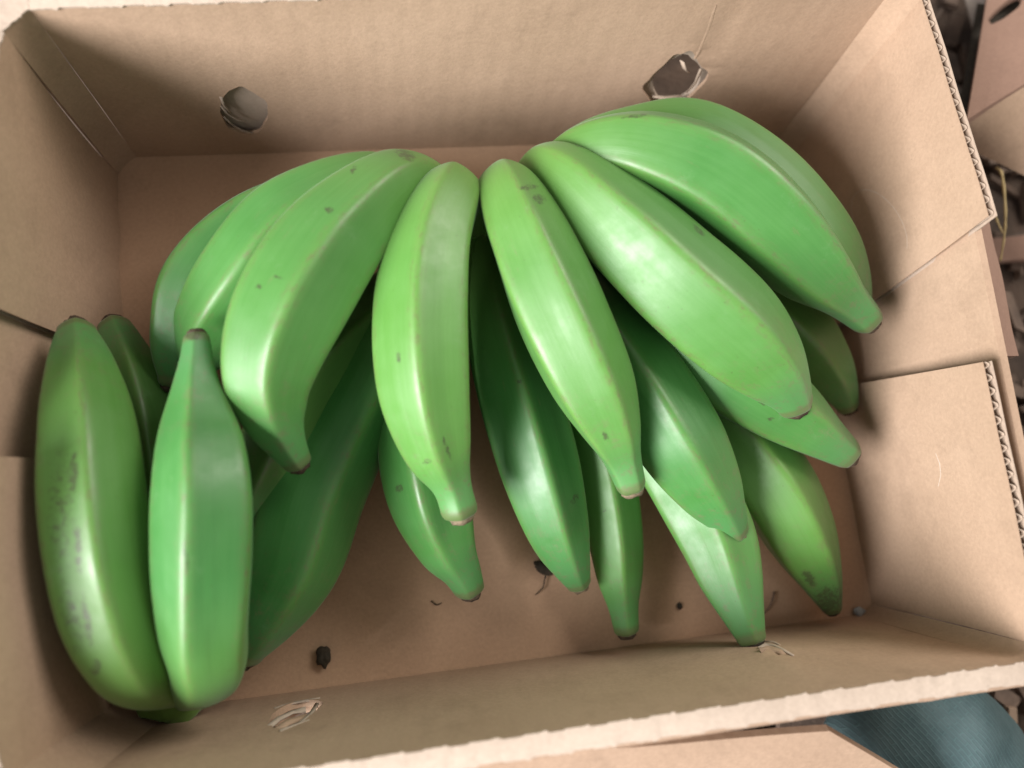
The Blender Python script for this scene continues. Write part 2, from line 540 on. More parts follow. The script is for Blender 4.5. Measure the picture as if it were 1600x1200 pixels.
# bottom of the free edge slants towards the front
bb = at(1352, 497, 0.045)
rw = wob(9.2, 0.002, 3)
P_rb = bilin((HX, HY - ch, 0), (HX - 0.001, at(1300, 520, 0).y, 0), TRb, TRa, lambda u, v: rw(u, v) * math.sin(math.pi * u) - 0.003 * math.sin(math.pi * v * 0.9) * u)
flap(P_rb, 26, 20, False, 0.14)
TRc = at(1533, 566, BOX_H); TRd = TFR + Vector((0, 0.006, 0))
P_rf = bilin((HX - 0.002, at(1340, 603, 0.0).y, 0), (HX, -HY + 0.006, 0), TRd, TRc, lambda u, v: -0.002 * math.sin(math.pi * v) + rw(u + 3, v) * 0.6)
flap(P_rf, 24, 20, False, 0.15)
TRe = at(1514, 330, BOX_H - 0.004); TRf = at(1572, 620, BOX_H - 0.004)
rx = HX + 0.0075
P_re = bilin((rx, at(1501, 262, BOX_H - 0.004).y, 0), (rx, -HY + 0.02, 0), at(1644, 960, BOX_H - 0.004), at(1503, 262, BOX_H - 0.004), lambda u, v: -0.001 * math.sin(math.pi * v))
o = sheet('end_panel', P_re, 30, 14, thick=0.0045, parent=box, size=(0.33, 0.15))

# left end, the same arrangement mirrored, unseen rims raised to shade the left bananas.  Inside face looks to +x
lx = -HX
TLa = TBL + Vector((0, -ch, 0))
P_lb = bilin((lx, HY - ch, 0), (lx, at(170, 560, 0.0).y, 0), at(-98, 440, BOX_H + 0.017), TLa, lambda u, v: -(rw(u + 7, v) - 0.002 * math.sin(math.pi * v)))
flap(P_lb, 22, 18, True, 0.14)
P_lf = bilin((lx, at(190, 720, 0.0).y, 0), (lx, -HY + 0.016, 0), at(10, 1262, BOX_H + 0.002) , at(-70, 712, BOX_H + 0.016), lambda u, v: -(rw(u + 11, v)) - 0.001)
flap(P_lf, 24, 18, True, 0.15)
P_le = bilin((lx - 0.0075, HY - 0.02, 0), (lx - 0.0075, -HY + 0.02, 0), at(-90, 1220, BOX_H + 0.010), at(-125, 80, BOX_H + 0.010))
sheet('end_panel', P_le, 26, 12, thick=0.0045, parent=box, size=(0.33, 0.15), flip=True)

# folded, perforated top edges of the long walls (and of the left end)
def rim(pin, pout, nseg, jag, period, zt=0.0, name='rim_fold'):
    """pin(s)/pout(s): inner and outer edge; perforation nicks stand out along both"""
    vs, fs = [], []
    k = nseg
    rnd = random.Random(len(name) + nseg)
    warp = lambda q: q + 0.35 * noise.noise(Vector((q * 0.6, 3.3, 0)))
    tab_i = tab_o = 0
    for i in range(k + 1):
        s = i / k
        a, b = Vector(pin(s)), Vector(pout(s))
        d = (b - a).normalized()
        ph = warp(s * k / period) % 1.0
        j1 = jag * (0.9 if ph < 0.55 else -0.25) * rnd.uniform(0.5, 1.1) + (jag * 0.8 if 0.48 < ph < 0.58 else 0)
        ph2 = (ph + 0.4) % 1.0
        j2 = jag * (0.9 if ph2 < 0.5 else -0.35) * rnd.uniform(0.5, 1.1) + (jag * 0.9 if 0.42 < ph2 < 0.55 else 0)
        a2, b2 = a - d * j1, b + d * j2
        m1, m2 = a + (b - a) * 0.25, a + (b - a) * 0.75
        up = Vector((0, 0, 1))
        z = 0.0002 * noise.noise(Vector((s * 60, 1, 1)))
        vs += [a2 + up * (0.0 + z - 0.0006), m1 + up * (0.0001 + z), m2 + up * (0.0001 + z), b2 + up * (0.0 + z - 0.0006),
               b2 - up * 0.0016, a2 - up * 0.0016]
    for i in range(k):
        for q in range(6):
            a, b = 6 * i + q, 6 * i + (q + 1) % 6
            fs.append((a, b, b + 6, a + 6))
    fs.append((5, 4, 3, 2, 1, 0)); e = 6 * k
    fs.append((e, e + 1, e + 2, e + 3, e + 4, e + 5))
    me = mesh(name, vs, fs)
    me.uv_layers.new(name='UVMap')
    o = link(name, me, M_edge, box)
    me.set_sharp_from_angle(angle=R(30))
    return o
up = Vector((0, 0, 1))
rim(lambda s: P_front(s, 1.0) + up * 0.002, lambda s: P_front(s, 1.0) + Vector((0, -0.0098, 0.002)), 400, 0.0006, 19)
rim(lambda s: P_back(-0.05 + 1.1 * s, 1.0) + up * 0.002, lambda s: P_back(-0.05 + 1.1 * s, 1.0) + Vector((0, 0.0125, 0.002)), 400, 0.0006, 19)
rim(lambda s: P_lf(s, 1.0) + up * 0.002, lambda s: P_lf(s, 1.0) + Vector((-0.009, 0, 0.002)), 130, 0.0008, 11)

rim(lambda s: P_lb(s, 1.0) + up * 0.002, lambda s: P_lb(s, 1.0) + Vector((-0.009, 0, 0.002)), 130, 0.0008, 11)
rim(lambda s: (TBL + Vector((0, -ch, 0.0021))).lerp(TBL + Vector((ch, 0, 0.0021)), s),
    lambda s: (TBL + Vector((-0.012, -ch, 0.0021))).lerp(TBL + Vector((ch, 0.012, 0.0021)), s) + Vector((-0.007, 0.007, 0)) * math.sin(math.pi * s), 24, 0.0004, 11)
# outer flaps folded down outside: one along the front, one along the right end
fo = [at(380, 1215, 0.135), at(1296, 1142, 0.128), at(1500, 1262, 0.075), at(300, 1330, 0.085)]
sheet('outer_front_flap', bilin(fo[3], fo[2], fo[1], fo[0], wob(4, 0.002, 3)), 30, 8, thick=0.004, mat=M_card, parent=box, size=(0.4, 0.07))
ro = [at(1522, 345, 0.135), at(1602, 850, 0.128), at(1640, 845, 0.07), at(1556, 335, 0.085)]
ro = [at(1500, 250, 0.128), at(1566, 556, 0.128), at(1592, 556, 0.10), at(1540, 320, 0.10)]
sheet('outer_end_flap', bilin(ro[3], ro[2], ro[1], ro[0], wob(6, 0.001, 3)), 20, 6, thick=0.004, mat=M_pink, parent=box, size=(0.2, 0.03), flip=True)

# embossed hand-hole outline on the back right flap: a scored line
def line_on(name, P, pix, w, lift, mat, parent, flip=False):
    ctr = [uv_of(P, *p) for p in pix]
    vs, fs = [], []
    for i, (u, v) in enumerate(ctr):
        p = P(u, v)
        toC = (CAM - p).normalized()
        a = P(*ctr[max(0, i - 1)]); b = P(*ctr[min(len(ctr) - 1, i + 1)])
        t = (b - a).normalized()
        e = 1e-3
        nn = (P(u + e, v) - P(u - e, v)).cross(P(u, v + e) - P(u, v - e)).normalized()
        if nn.dot(toC) < 0: nn = -nn
        sd = t.cross(nn)
        ww = w * (0.35 + 0.65 * math.sin(math.pi * i / (len(ctr) - 1))) * (1 + 0.3 * math.sin(i * 2.3))
        vs += [p - sd * ww - nn * 0.0003, p + nn * lift, p + sd * ww - nn * 0.0003]
    for i in range(len(ctr) - 1):
        for q in (0, 1):
            a = 3 * i + q
            fs.append((a, a + 1, a + 4, a + 3))
    me = mesh(name, vs, fs)
    me.uv_layers.new(name='UVMap')
    return link(name, me, mat, parent)
ell = []
for i in range(33):
    t = R(-60 + 250 * i / 32)
    x, y = 34 * math.cos(t), 62 * math.sin(t)
    a = R(32)
    ell.append((1374 + x * math.cos(a) - y * math.sin(a) * 1.0, 352 - (x * math.sin(a) + y * math.cos(a)) * 1.0))
line_on('score_line', P_rb, ell, 0.0006, 0.0003, M_flute, box)
sc = [(1462, 708), (1468, 724), (1470, 742), (1466, 760)]
line_on('scuff', P_rf, sc, 0.0009, 0.0003, M_edge, box)
# crease running down from the rim to the right hand-hole
line_on('crease_line', P_back, [(1119, 8), (1112, 30), (1104, 52), (1095, 74), (1086, 92)], 0.0022, 0.0004, M_card, box)

# torn board at the tip of the fruit that presses on the front wall
def scrap(name, pts, mat, parent, w=0.003, seed=0):
    rnd = random.Random(seed)
    vs, fs = [], []
    for i, p in enumerate(pts):
        d = (pts[min(i + 1, len(pts) - 1)] - pts[max(i - 1, 0)]).normalized()
        sd = d.cross(Vector((0, 0.5, 1))).normalized() * w * rnd.uniform(0.5, 1.2)
        vs += [p - sd, p + sd + Vector((0, 0, rnd.uniform(0, 0.001)))]
    for i in range(len(pts) - 1):
        fs.append((2 * i, 2 * i + 1, 2 * i + 3, 2 * i + 2))
    me = mesh(name, vs, fs)
    me.uv_layers.new(name='UVMap')
    o = link(name, me, mat, parent)
    md = o.modifiers.new('solid', 'SOLIDIFY'); md.thickness = 0.0006
    return o
zt = P_front(ua, va).z
def onf(px, py, lift=0.002):
    u, v = uv_of(P_front, px, py)
    p = P_front(u, v)
    return p + (CAM - p).normalized() * lift
scrap('torn_edge', [onf(1186, 1012, .003), onf(1197, 1007, .005), onf(1210, 1008, .004), onf(1222, 1014, .002), onf(1240, 1024, .001)], M_edge, box, 0.0011, 1)
scrap('torn_edge', [onf(1188, 1017, .002), onf(1202, 1012, .003), onf(1216, 1017, .002), onf(1228, 1022, .0005)], M_card, box, 0.0016, 2)
scrap('torn_edge', [onf(1196, 1003, .002), onf(1207, 1002, .004), onf(1218, 1007, .002)], M_flute, box, 0.0010, 3)
# torn paper strands in the hand holes
for k, (pts, w) in enumerate([
    ([(418, 1137), (436, 1122), (458, 1112), (478, 1108)], 0.0014), ([(425, 1145), (450, 1128), (480, 1118)], 0.0020),
    ([(430, 1108), (452, 1099), (480, 1094), (500, 1092)], 0.0010), ([(470, 1130), (486, 1115), (496, 1098)], 0.0012),
    ([(438, 1142), (462, 1132), (484, 1124)], 0.0008)]):
    scrap('torn_strand', [onf(x, y, -0.003 + 0.001 * k) for x, y in pts], [M_edge, M_card, M_edge, M_edge, M_edge][k], box, w, 20 + k)
def onb(px, py, lift):
    p = P_back(*uv_of(P_back, px, py))
    return p + (CAM - p).normalized() * lift
for k, pts in enumerate([[(345, 165), (356, 178), (370, 186), (385, 190)], [(350, 182), (362, 194), (378, 203), (395, 207)],
                         [(345, 150), (350, 165), (360, 176)]]):
    scrap('torn_strand', [onb(x, y, -0.001) for x, y in pts], M_edge, box, 0.0009, 40 + k)
for k, pts in enumerate([[(1020, 150), (1040, 152), (1065, 150)], [(1072, 145), (1085, 128), (1095, 108)], [(1066, 95), (1070, 108), (1075, 112)]]):
    scrap('torn_strand', [onb(x, y, -0.005) for x, y in pts], M_flute, box, 0.0016, 50 + k)

# ------------------------------------------------------------------ green bananas
def catmull(pts, k):
    out = []
    n = len(pts)
    for i in range(n - 1):
        p0, p1, p2, p3 = pts[max(i - 1, 0)], pts[i], pts[i + 1], pts[min(i + 2, n - 1)]
        for j in range(k):
            t = j / k
            out.append([0.5 * (2 * b + (c - a) * t + (2 * a - 5 * b + 4 * c - d) * t * t + (3 * b - a - 3 * c + d) * t ** 3)
                        for a, b, c, d in zip(p0, p1, p2, p3)])
    out.append(list(pts[-1]))
    return out

SEG = 80
def banana(parent, rows, roll, ridge=1.05, scars_shade=(), seed=0, tint=0.2, blunt=1.0, tipmat=None):
    rnd = random.Random(seed)
    ctl = []
    for (px, py, z, hw) in rows:
        p = at(px, py, z)
        ctl.append([p.x, p.y, p.z, hw * depth(p) / FPX * 1.065])   # flat faces lie inside the outline radius
    raw = catmull(ctl, 14)
    # even spacing
    cum = [0]
    for a, b in zip(raw, raw[1:]):
        cum.append(cum[-1] + (Vector(a[:3]) - Vector(b[:3])).length)
    NR = 150
    C, RD = [], []
    j = 0
    for i in range(NR + 1):
        s = cum[-1] * i / NR
        while j < len(cum) - 2 and cum[j + 1] < s:
            j += 1
        f = (s - cum[j]) / max(1e-9, cum[j + 1] - cum[j])
        q = [x + (y - x) * f for x, y in zip(raw[j], raw[j + 1])]
        C.append(Vector(q[:3])); RD.append(max(0.003, q[3]))
    for _ in range(14):
        C = [C[0]] + [(C[i - 1] + C[i] * 2 + C[i + 1]) / 4 for i in range(1, NR)] + [C[-1]]
        RD = [RD[0]] + [(RD[i - 1] + RD[i] * 2 + RD[i + 1]) / 4 for i in range(1, NR)] + [RD[-1]]
    Tn = [(C[min(i + 1, NR)] - C[max(i - 1, 0)]).normalized() for i in range(NR + 1)]
    mid = int(NR * 0.6)
    Nn = [None] * (NR + 1)
    v = (CAM - C[mid]); v -= Tn[mid] * v.dot(Tn[mid]); Nn[mid] = v.normalized()
    for rng in (range(mid + 1, NR + 1), range(mid - 1, -1, -1)):
        prev = Nn[mid]
        for i in rng:
            v = prev - Tn[i] * prev.dot(Tn[i])
            prev = v.normalized()
            Nn[i] = prev
    angs = [R(roll) + 2 * math.pi * k / 5 + R(rnd.uniform(-7, 7)) * (k != 0) for k in range(5)]
    rings = [(C[i], RD[i], i / NR, i) for i in range(NR + 1)]
    # rounded end
    e = RD[-1]
    for s_, r_ in ((0.18, 0.97), (0.36, 0.88), (0.48, 0.72), (0.54, 0.45), (0.52, 0.15)):
        rings.append((C[-1] + Tn[-1] * e * s_ * blunt, e * r_, 1.0, NR))
    verts, cols = [], []
    for (c, r, t, i) in rings:
        nN, tT = Nn[i], Tn[i]
        B = nN.cross(tT)
        q_ = max(0.0, min(1.0, (t - 0.12) / 0.34))
        amt = ridge * (0.22 + 0.78 * q_ * q_ * (3 - 2 * q_)) * (1 - 0.45 * max(0, (t - 0.86) / 0.14))
        tw = R(6) * math.sin(3 * t + seed)
        for k in range(SEG):
            th = 2 * math.pi * k / SEG
            # distance to nearest ridge
            best = 9
            for a in angs:
                d = abs((th - a - tw + math.pi) % (2 * math.pi) - math.pi)
                best = min(best, d)
            x = min(best, R(36))
            poly = math.cos(R(36)) / math.cos(R(36) - x)      # 1 at a ridge, 0.81 at mid face
            soft = 0.5 + 0.5 * math.cos(x / R(36) * math.pi)   # smooth version
            x2 = math.sqrt(x * x + R(4.5) ** 2)
            sh = math.cos(R(36)) / math.cos(max(0, R(36) - x2))
            rr = r * (1 - amt * (1 - sh)) * (1 + 0.012 * noise.noise(Vector((t * 9, th, seed * 3.1))))
            p = c + (nN * math.cos(th) + B * math.sin(th)) * rr
            verts.append(p)
            rg = max(0, 1 - best / R(13)) * (0.25 + 0.75 * max(0, min(1, (t - 0.1) / 0.15)))
            scv = 0.0
            if scars_shade:
                X, Y = proj(p)
                if (CAM - p).dot(p - c) > 0:
                    for (sx, sy, ra, rb_, an, *st) in scars_shade:
                        dx, dy = X - sx, Y - sy
                        ca, sa = math.cos(R(an)), math.sin(R(an))
                        u_, v_ = (dx * ca + dy * sa) / ra, (-dx * sa + dy * ca) / rb_
                        scv = max(scv, (st[0] if st else 1.0) * (1 - (u_ * u_ + v_ * v_) * 0.32))
            cols.append((t, rg, max(0, scv), tint))
    faces = []
    K = len(rings)
    for i in range(K - 1):
        for k in range(SEG):
            a, b = i * SEG + k, i * SEG + (k + 1) % SEG
            faces.append((a, b, b + SEG, a + SEG))
    faces.append(tuple(range(SEG)))
    faces.append(tuple(reversed(range((K - 1) * SEG, K * SEG))))
    faces = [tuple(reversed(f)) for f in faces]
    me = mesh('banana', verts, faces)
    uvl = me.uv_layers.new(name='UVMap')
    for pl in me.polygons:
        for li, vi in zip(pl.loop_indices, pl.vertices):
            i, k = divmod(vi, SEG)
            kk = k / SEG
            if k == 0 and any(x % SEG == SEG - 1 for x in pl.vertices):
                kk = 1.0
            uvl.data[li].uv = (i / K * 1.0 + seed * 1.37, kk + seed * 0.71)
    ca = me.attributes.new('skin', 'FLOAT_COLOR', 'POINT')
    ca.data.foreach_set('color', [x for c in cols for x in c])
    o = link('banana', me, M_skin, parent)
    # withered scar where the blossom was
    tv, tf = [], []
    cc, tT, nN = C[-1] + Tn[-1] * e * 0.50 * blunt, Tn[-1], Nn[-1]
    B = nN.cross(tT)
    prof = [(0.70, -0.26), (0.68, 0.05), (0.52, 0.28), (0.30, 0.20), (0.05, 0.30)]
    for (pr, ph) in prof:
        for k in range(16):
            th = 2 * math.pi * k / 16
            q = 1 + 0.28 * noise.noise(Vector((math.cos(th) * 1.5, math.sin(th) * 1.5, seed + ph * 4)))
            tv.append(cc + (nN * math.cos(th) + B * math.sin(th)) * e * pr * q + tT * e * ph * q)
    for i in range(len(prof) - 1):
        for k in range(16):
            a, b = i * 16 + k, i * 16 + (k + 1) % 16
            tf.append((a, a + 16, b + 16, b))
    tf.append(tuple(range((len(prof) - 1) * 16, len(prof) * 16)))
    link('blossom_tip', mesh('blossom_tip', tv, tf), tipmat or M_tip, o)
    return o

def crown(parent, px, py, z, r, seed):
    c = at(px, py, z)
    bm = bmesh.new()
    bmesh.ops.create_icosphere(bm, subdivisions=4, radius=1)
    for v in bm.verts:
        d = v.co.copy()
        k = 1 + 0.25 * noise.noise(d * 1.6 + Vector((seed, 0, 0))) + 0.06 * noise.noise(d * 6)
        v.co = c + Vector((d.x * r * 1.5, d.y * r, d.z * r * 0.85)) * k
    me = bpy.data.meshes.new('crown')
    bm.to_mesh(me); bm.free()
    me.uv_layers.new(name='UVMap')
    ca = me.attributes.new('skin', 'FLOAT_COLOR', 'POINT')
    ca.data.foreach_set('color', [0.12, 0.2, 0, 1.4] * len(me.vertices))
    return link('crown', me, M_skin, parent)

big = empty('banana_hand', 'large hand of green bananas fanned out in two rows across the box', 'bananas', 'hands of green bananas in the box')
big.location = (0, 0, 0)
crown(big, 762, 356, 0.026, 0.022, 3)
U = dict(
 U1=([(725,345,.05,24),(600,305,.06,40),(520,305,.065,48),(405,352,.07,64),(318,440,.07,72),(285,530,.065,54),(275,590,.06,28)], 20, ()),
 U2=([(730,345,.05,24),(630,295,.078,40),(560,290,.098,50),(455,348,.104,70),(380,440,.098,72),(325,522,.076,56),(298,575,.056,26)], -10, ()),
 U3=([(735,345,.05,24),(665,292,.085,42),(612,288,.112,52),(527,370,.122,80),(455,480,.125,88),(421,580,.12,73),(428,650,.112,50),(446,690,.106,32),(463,718,.1,23)], 0,
     [(552,265,8,4,-50),(465,292,6,4,0),(434,432,7,4,30),(404,448,6,4,0),(514,328,7,5,0),(634,242,16,7,25)]),
 U4=([(738,350,.05,24),(712,322,.08,44),(702,308,.108,52),(674,380,.12,68),(661,480,.122,77),(664,600,.118,75),(684,700,.108,56),(706,755,.10,31),(717,793,.095,29)], -5,
     [(667,722,7,4,-20),(623,558,4,9,0),(698,700,3,22,-20)]),
 U5=([(770,350,.05,24),(788,316,.08,44),(795,302,.11,50),(824,370,.122,67),(872,485,.125,76),(925,600,.12,69),(958,675,.112,48),(972,715,.105,31),(985,756,.1,24)], 20,
     [(826,293,15,4,-5),(843,311,10,7,20),(946,682,4,8,-30)]),
 U6=([(790,340,.05,24),(845,280,.085,42),(882,275,.112,52),(960,345,.122,76),(1060,440,.125,88),(1148,518,.12,85),(1202,572,.112,64),(1226,602,.106,44),(1238,624,.1,32)], 18,
     [(1092,358,5,12,-45),(1085,338,3,3,0),(905,226,14,4,15)]),
 U7=([(790,335,.05,24),(880,262,.085,40),(935,232,.112,48),(1010,238,.122,68),(1108,278,.125,82),(1200,352,.12,80),(1275,425,.11,60),(1320,466,.1,36),(1352,497,.092,26)], 46,
     [(990,182,22,3,-8)]),
 U8=([(795,330,.05,24),(900,245,.08,40),(990,212,.095,44),(1090,217,.1,58),(1200,290,.1,62),(1283,382,.095,56),(1320,440,.085,40),(1338,480,.075,24)], 20, ()),
 L1=([(735,360,.04,24),(630,480,.048,50),(562,620,.05,70),(492,760,.054,82),(456,880,.052,76),(412,965,.048,54),(385,1018,.044,28)], 25, ()),
 L2=([(735,360,.04,24),(600,480,.045,50),(490,590,.06,60),(432,690,.068,58),(395,765,.066,44),(372,820,.06,26)], 0, ()),
 L3=([(740,365,.035,24),(690,500,.045,55),(665,640,.055,72),(672,760,.06,71),(698,850,.055,50),(721,890,.05,32),(732,915,.045,25)], -20,
     [(624,763,6,6,0)]),
 L4=([(755,365,.035,24),(775,480,.05,50),(805,600,.06,64),(842,730,.06,64),(872,830,.055,50),(891,880,.05,32),(903,908,.045,20)], 5,
     [(898,780,8,5,-60),(812,596,5,4,0)]),
 L5=([(765,365,.03,20),(870,540,.035,45),(930,700,.035,52),(957,820,.035,46),(967,900,.032,37),(973,945,.03,24),(978,980,.028,20)], 10, [(945,798,3,3,0)]),
 L6=([(775,360,.04,24),(900,460,.07,55),(985,570,.085,68),(1055,680,.09,72),(1105,760,.085,55),(1132,802,.08,34),(1146,828,.075,23)], 12, ()),
 L7=([(775,365,.03,24),(930,540,.04,50),(1040,700,.05,66),(1108,820,.058,66),(1138,900,.063,54),(1158,955,.068,36),(1172,993,.07,24)], 15, ()),
 L8=([(785,355,.04,24),(930,430,.06,55),(1040,510,.075,72),(1150,590,.08,74),(1238,650,.075,58),(1288,685,.07,38),(1318,705,.065,27)], 30,
     [(1192,630,9,3,15),(1248,637,3,9,0),(1203,655,6,3,-15)]),
 L9=([(790,360,.03,24),(980,520,.035,50),(1110,640,.04,62),(1200,750,.045,68),(1250,840,.04,60),(1278,895,.032,40),(1298,945,.022,18)], 22, [(1296,942,22,24,0),(1264,903,7,14,-40)]),
 L10=([(795,350,.03,24),(1000,380,.04,50),(1130,430,.045,58),(1230,510,.045,60),(1285,570,.04,46),(1310,606,.035,30),(1323,632,.03,18)], 5, ()),
)
for k, (nm, (rows, roll, scars_shade)) in enumerate(U.items()):
    TINT = dict(U1=0.25, U2=0.35, U3=0.55, U4=1.0, U5=0.85, U6=0.7, U7=0.35, U8=0.5, L1=0.1, L2=1.9, L3=0.3, L4=0.15, L5=0.7,
                L6=0.2, L7=0.45, L8=0.35, L9=1.1, L10=1.8)
    banana(big, rows, roll, scars_shade=scars_shade, seed=k + 1, tint=TINT[nm],
           tipmat=M_dark if nm in ('L9', 'L7') else M_tip_pale if nm in ('U4', 'U5', 'L4', 'L6') else None)

small = empty('banana_hand', 'small hand of green bananas standing in the front left corner, tips towards the back', 'bananas', 'hands of green bananas in the box')
crown(small, 272, 1085, 0.035, 0.015, 8)
B = dict(
 B1=([(285,1080,.05,22),(232,1060,.082,46),(200,1022,.105,62),(170,940,.115,76),(148,800,.118,79),(138,670,.112,70),(128,585,.1,52),(122,540,.092,36),(120,522,.088,28)], -2,
     [(96,800,26,120,0,0.66),(110,960,20,70,-12,0.66),(116,740,6,34,0),(122,850,5,44,-4),(136,970,6,36,-10),(150,1045,8,14,0)]),  # two big faint marks: wall-side shade painted in, along with brown patina
 B2=([(280,1090,.04,22),(262,1000,.045,50),(252,850,.05,60),(236,700,.055,58),(212,600,.055,46),(190,540,.05,32),(180,515,.045,25)], 0, ()),
 B3=([(292,1085,.05,24),(324,1042,.095,56),(322,985,.115,70),(322,880,.125,80),(322,760,.128,79),(315,670,.122,62),(309,600,.122,36),(309,560,.121,25),(308,532,.120,20)], 22,
     [(290,870,4,22,-8),(300,525,16,6,0)]),
)
for k, (nm, (rows, roll, scars_shade)) in enumerate(B.items()):
    banana(small, rows, roll, scars_shade=scars_shade, seed=k + 31, tint=dict(B1=1.35, B2=1.9, B3=0.15)[nm])  # B1's olive tint darkens it in place of shade

# ------------------------------------------------------------------ small scraps on the box floor
def lump(name, c, r, sc, mat, seed, label, cat, group=None, rot=0):
    bm = bmesh.new()
    bmesh.ops.create_icosphere(bm, subdivisions=3, radius=1)
    for v in bm.verts:
        d = v.co.copy()
        k = 1 + 0.45 * noise.noise(d * 1.7 + Vector((seed, seed, 0))) + 0.15 * noise.noise(d * 5 + Vector((seed, 0, 0)))
        x, y = d.x * sc[0] * r * k, d.y * sc[1] * r * k
        v.co = Vector((x * math.cos(rot) - y * math.sin(rot), x * math.sin(rot) + y * math.cos(rot), d.z * sc[2] * r * k))
    me = bpy.data.meshes.new(name)
    bm.to_mesh(me); bm.free()
    o = link(name, me, mat)
    o.location = c
    return tag(o, label, cat, group)
def strand(name, pts, r, mat, label, cat, group=None):
    sm = catmull([[*p] for p in pts], 6)
    vs, fs = [], []
    for i, p in enumerate(sm):
        p = Vector(p)
        t = (Vector(sm[min(i + 1, len(sm) - 1)]) - Vector(sm[max(i - 1, 0)])).normalized()
        a = t.cross(Vector((0.3, 0.1, 1))).normalized(); b = t.cross(a)
        rr = r * (1 - 0.5 * i / len(sm)) * (1 + 0.2 * math.sin(i * 1.7))
        for k in range(6):
            th = math.pi * k / 3
            vs.append(p + (a * math.cos(th) + b * math.sin(th)) * rr)
    for i in range(len(sm) - 1):
        for k in range(6):
            q = i * 6 + k; w = i * 6 + (k + 1) % 6
            fs.append((q, w, w + 6, q + 6))
    fs.append(tuple(range(6))); fs.append(tuple(range((len(sm) - 1) * 6, len(sm) * 6)))
    o = link(name, mesh(name, vs, fs), mat)
    return tag(o, label, cat, group)
lump('dried_blossom', at(506, 1026, 0.004), 0.0052, (0.85, 1.25, 0.7), M_dark, 2, 'black dried blossom scrap on the box floor near the front wall', 'scrap')
lump('dried_blossom', at(850, 888, 0.005), 0.0055, (1.3, 0.7, 0.6), M_dark, 5, 'dark shrivelled blossom tucked under a middle banana tip', 'scrap', None, R(-35))
lump('pebble', at(1342, 955, 0.004), 0.0032, (1.2, 1, 0.8), M_pebble, 9, 'small pale grey lump in the front right floor corner', 'pebble')
lump('crumb', at(1062, 947, 0.0015), 0.0018, (1, 1.3, 0.7), M_dark, 11, 'tiny dark crumb on the floor left of the tip that presses the front wall', 'crumb')
strand('stalk_fibre', [at(855, 893, .004), at(851, 905, .003), at(848, 918, .003), at(836, 930, .002)], 0.0006, M_dark, 'thin bent dark fibre hanging below a shrivelled blossom', 'fibre')
strand('stalk_fibre', [at(1210, 925, .002), at(1206, 940, .004), at(1200, 952, .003), at(1192, 960, .001)], 0.0007, M_chip, 'short brown curved fibre on the floor near the torn front wall', 'fibre')
strand('stalk_fibre', [at(674, 939, .001), at(682, 945, .0015), at(690, 942, .001)], 0.0005, M_dark, 'tiny dark curl on the floor in front of the middle bananas', 'fibre')

# ------------------------------------------------------------------ what lies outside the box, to the right and in front
nb = empty('cardboard_box', 'neighbouring pinkish brown cardboard box with an open flap, behind the right end', 'box')
q = [at(1500, 150, .03), at(1512, 186, .10), at(1720, 40, .11), at(1560, -60, .02)]
Pn = bilin(at(1511, 187, .085), at(1720, 58, .085), at(1720, -140, .03), at(1548, -40, .03), wob(3, 0.001, 2))
hN = blob_loop(Pn, 1572, 14, 34, 10, R(-38), square=0.3, seed=12)
sheet('side_panel', Pn, 18, 12, holes=[hN], thick=0.005, mat=M_pink, parent=nb, size=(0.15, 0.1))
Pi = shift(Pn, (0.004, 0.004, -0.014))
sheet('dark_backing', Pi, 8, 6, thick=0.004, mat=M_dark, parent=nb, size=(0.15, 0.1))  # near-black sheet stands for the shade inside the hand hole
Pf = bilin(at(1512, 232, .055), at(1760, 352, .055), at(1720, 60, .083), at(1511, 189, .083), wob(8, 0.001, 2))
sheet('flap', Pf, 16, 8, thick=0.005, mat=M_card, parent=nb, size=(0.15, 0.08))

Pg = bilin(at(1430, 96, .03), at(1512, 190, .03), at(1530, 170, .028), at(1432, 60, .028))
o = sheet('cardboard_strip', Pg, 8, 3, thick=0.004, mat=M_grey, parent=None, size=(0.06, 0.01))
tag(o, 'grey strip of cardboard lying between the two boxes at top right', 'strip')
Pg2 = bilin(at(1500, -30, .022), at(1525, 60, .022), at(1545, 10, .03), at(1540, -40, .03))
o = sheet('cardboard_strip', Pg2, 6, 3, thick=0.004, mat=M_grey, parent=None, size=(0.05, 0.02))
tag(o, 'pale grey cardboard piece behind the neighbouring box at the top edge', 'strip')

strand('straw', [at(1558, 262, .05), at(1566, 275, .055), at(1571, 330, .055), at(1569, 370, .05), at(1563, 408, .045)], 0.0011, M_straw, 'bent yellow straw stalk standing outside the right end of the box', 'straw')
strand('straw', [at(1553, 332, .05), at(1560, 350, .052), at(1567, 364, .053)], 0.0008, M_straw, 'short yellow straw crossing the longer stalk outside the box', 'straw')

# teal cloth: a rounded padded fold beside the front right of the box
cl_rows = [at(1372, 1105, .0), at(1402, 1140, .015), at(1448, 1190, .02), at(1490, 1290, .02), at(1520, 1420, .0)]
sm = catmull([[*p] for p in cl_rows], 10)
vs, fs = [], []
K = 48
for i, p in enumerate(sm):
    s = i / (len(sm) - 1)
    p = Vector(p)
    t = (Vector(sm[min(i + 1, len(sm) - 1)]) - Vector(sm[max(i - 1, 0)])).normalized()
    a = t.cross(Vector((0, 0, 1))).normalized(); b = a.cross(t)
    r = 0.042 + 0.012 * math.sin(math.pi * min(1, s * 1.1))
    r *= min(1, math.sqrt(max(0.0, 1 - max(0, 0.22 - s) ** 2 / 0.0484)) + 0.02)
    for k in range(K):
        th = 2 * math.pi * k / K
        d = a * math.cos(th) * 1.15 + b * math.sin(th)
        w = 1 + 0.05 * noise.noise(p * 30 + d * 1.5) + 0.03 * math.sin(s * 22 + th * 3) * max(0, math.sin(s * 3.1))
        vs.append(p + d * r * w)
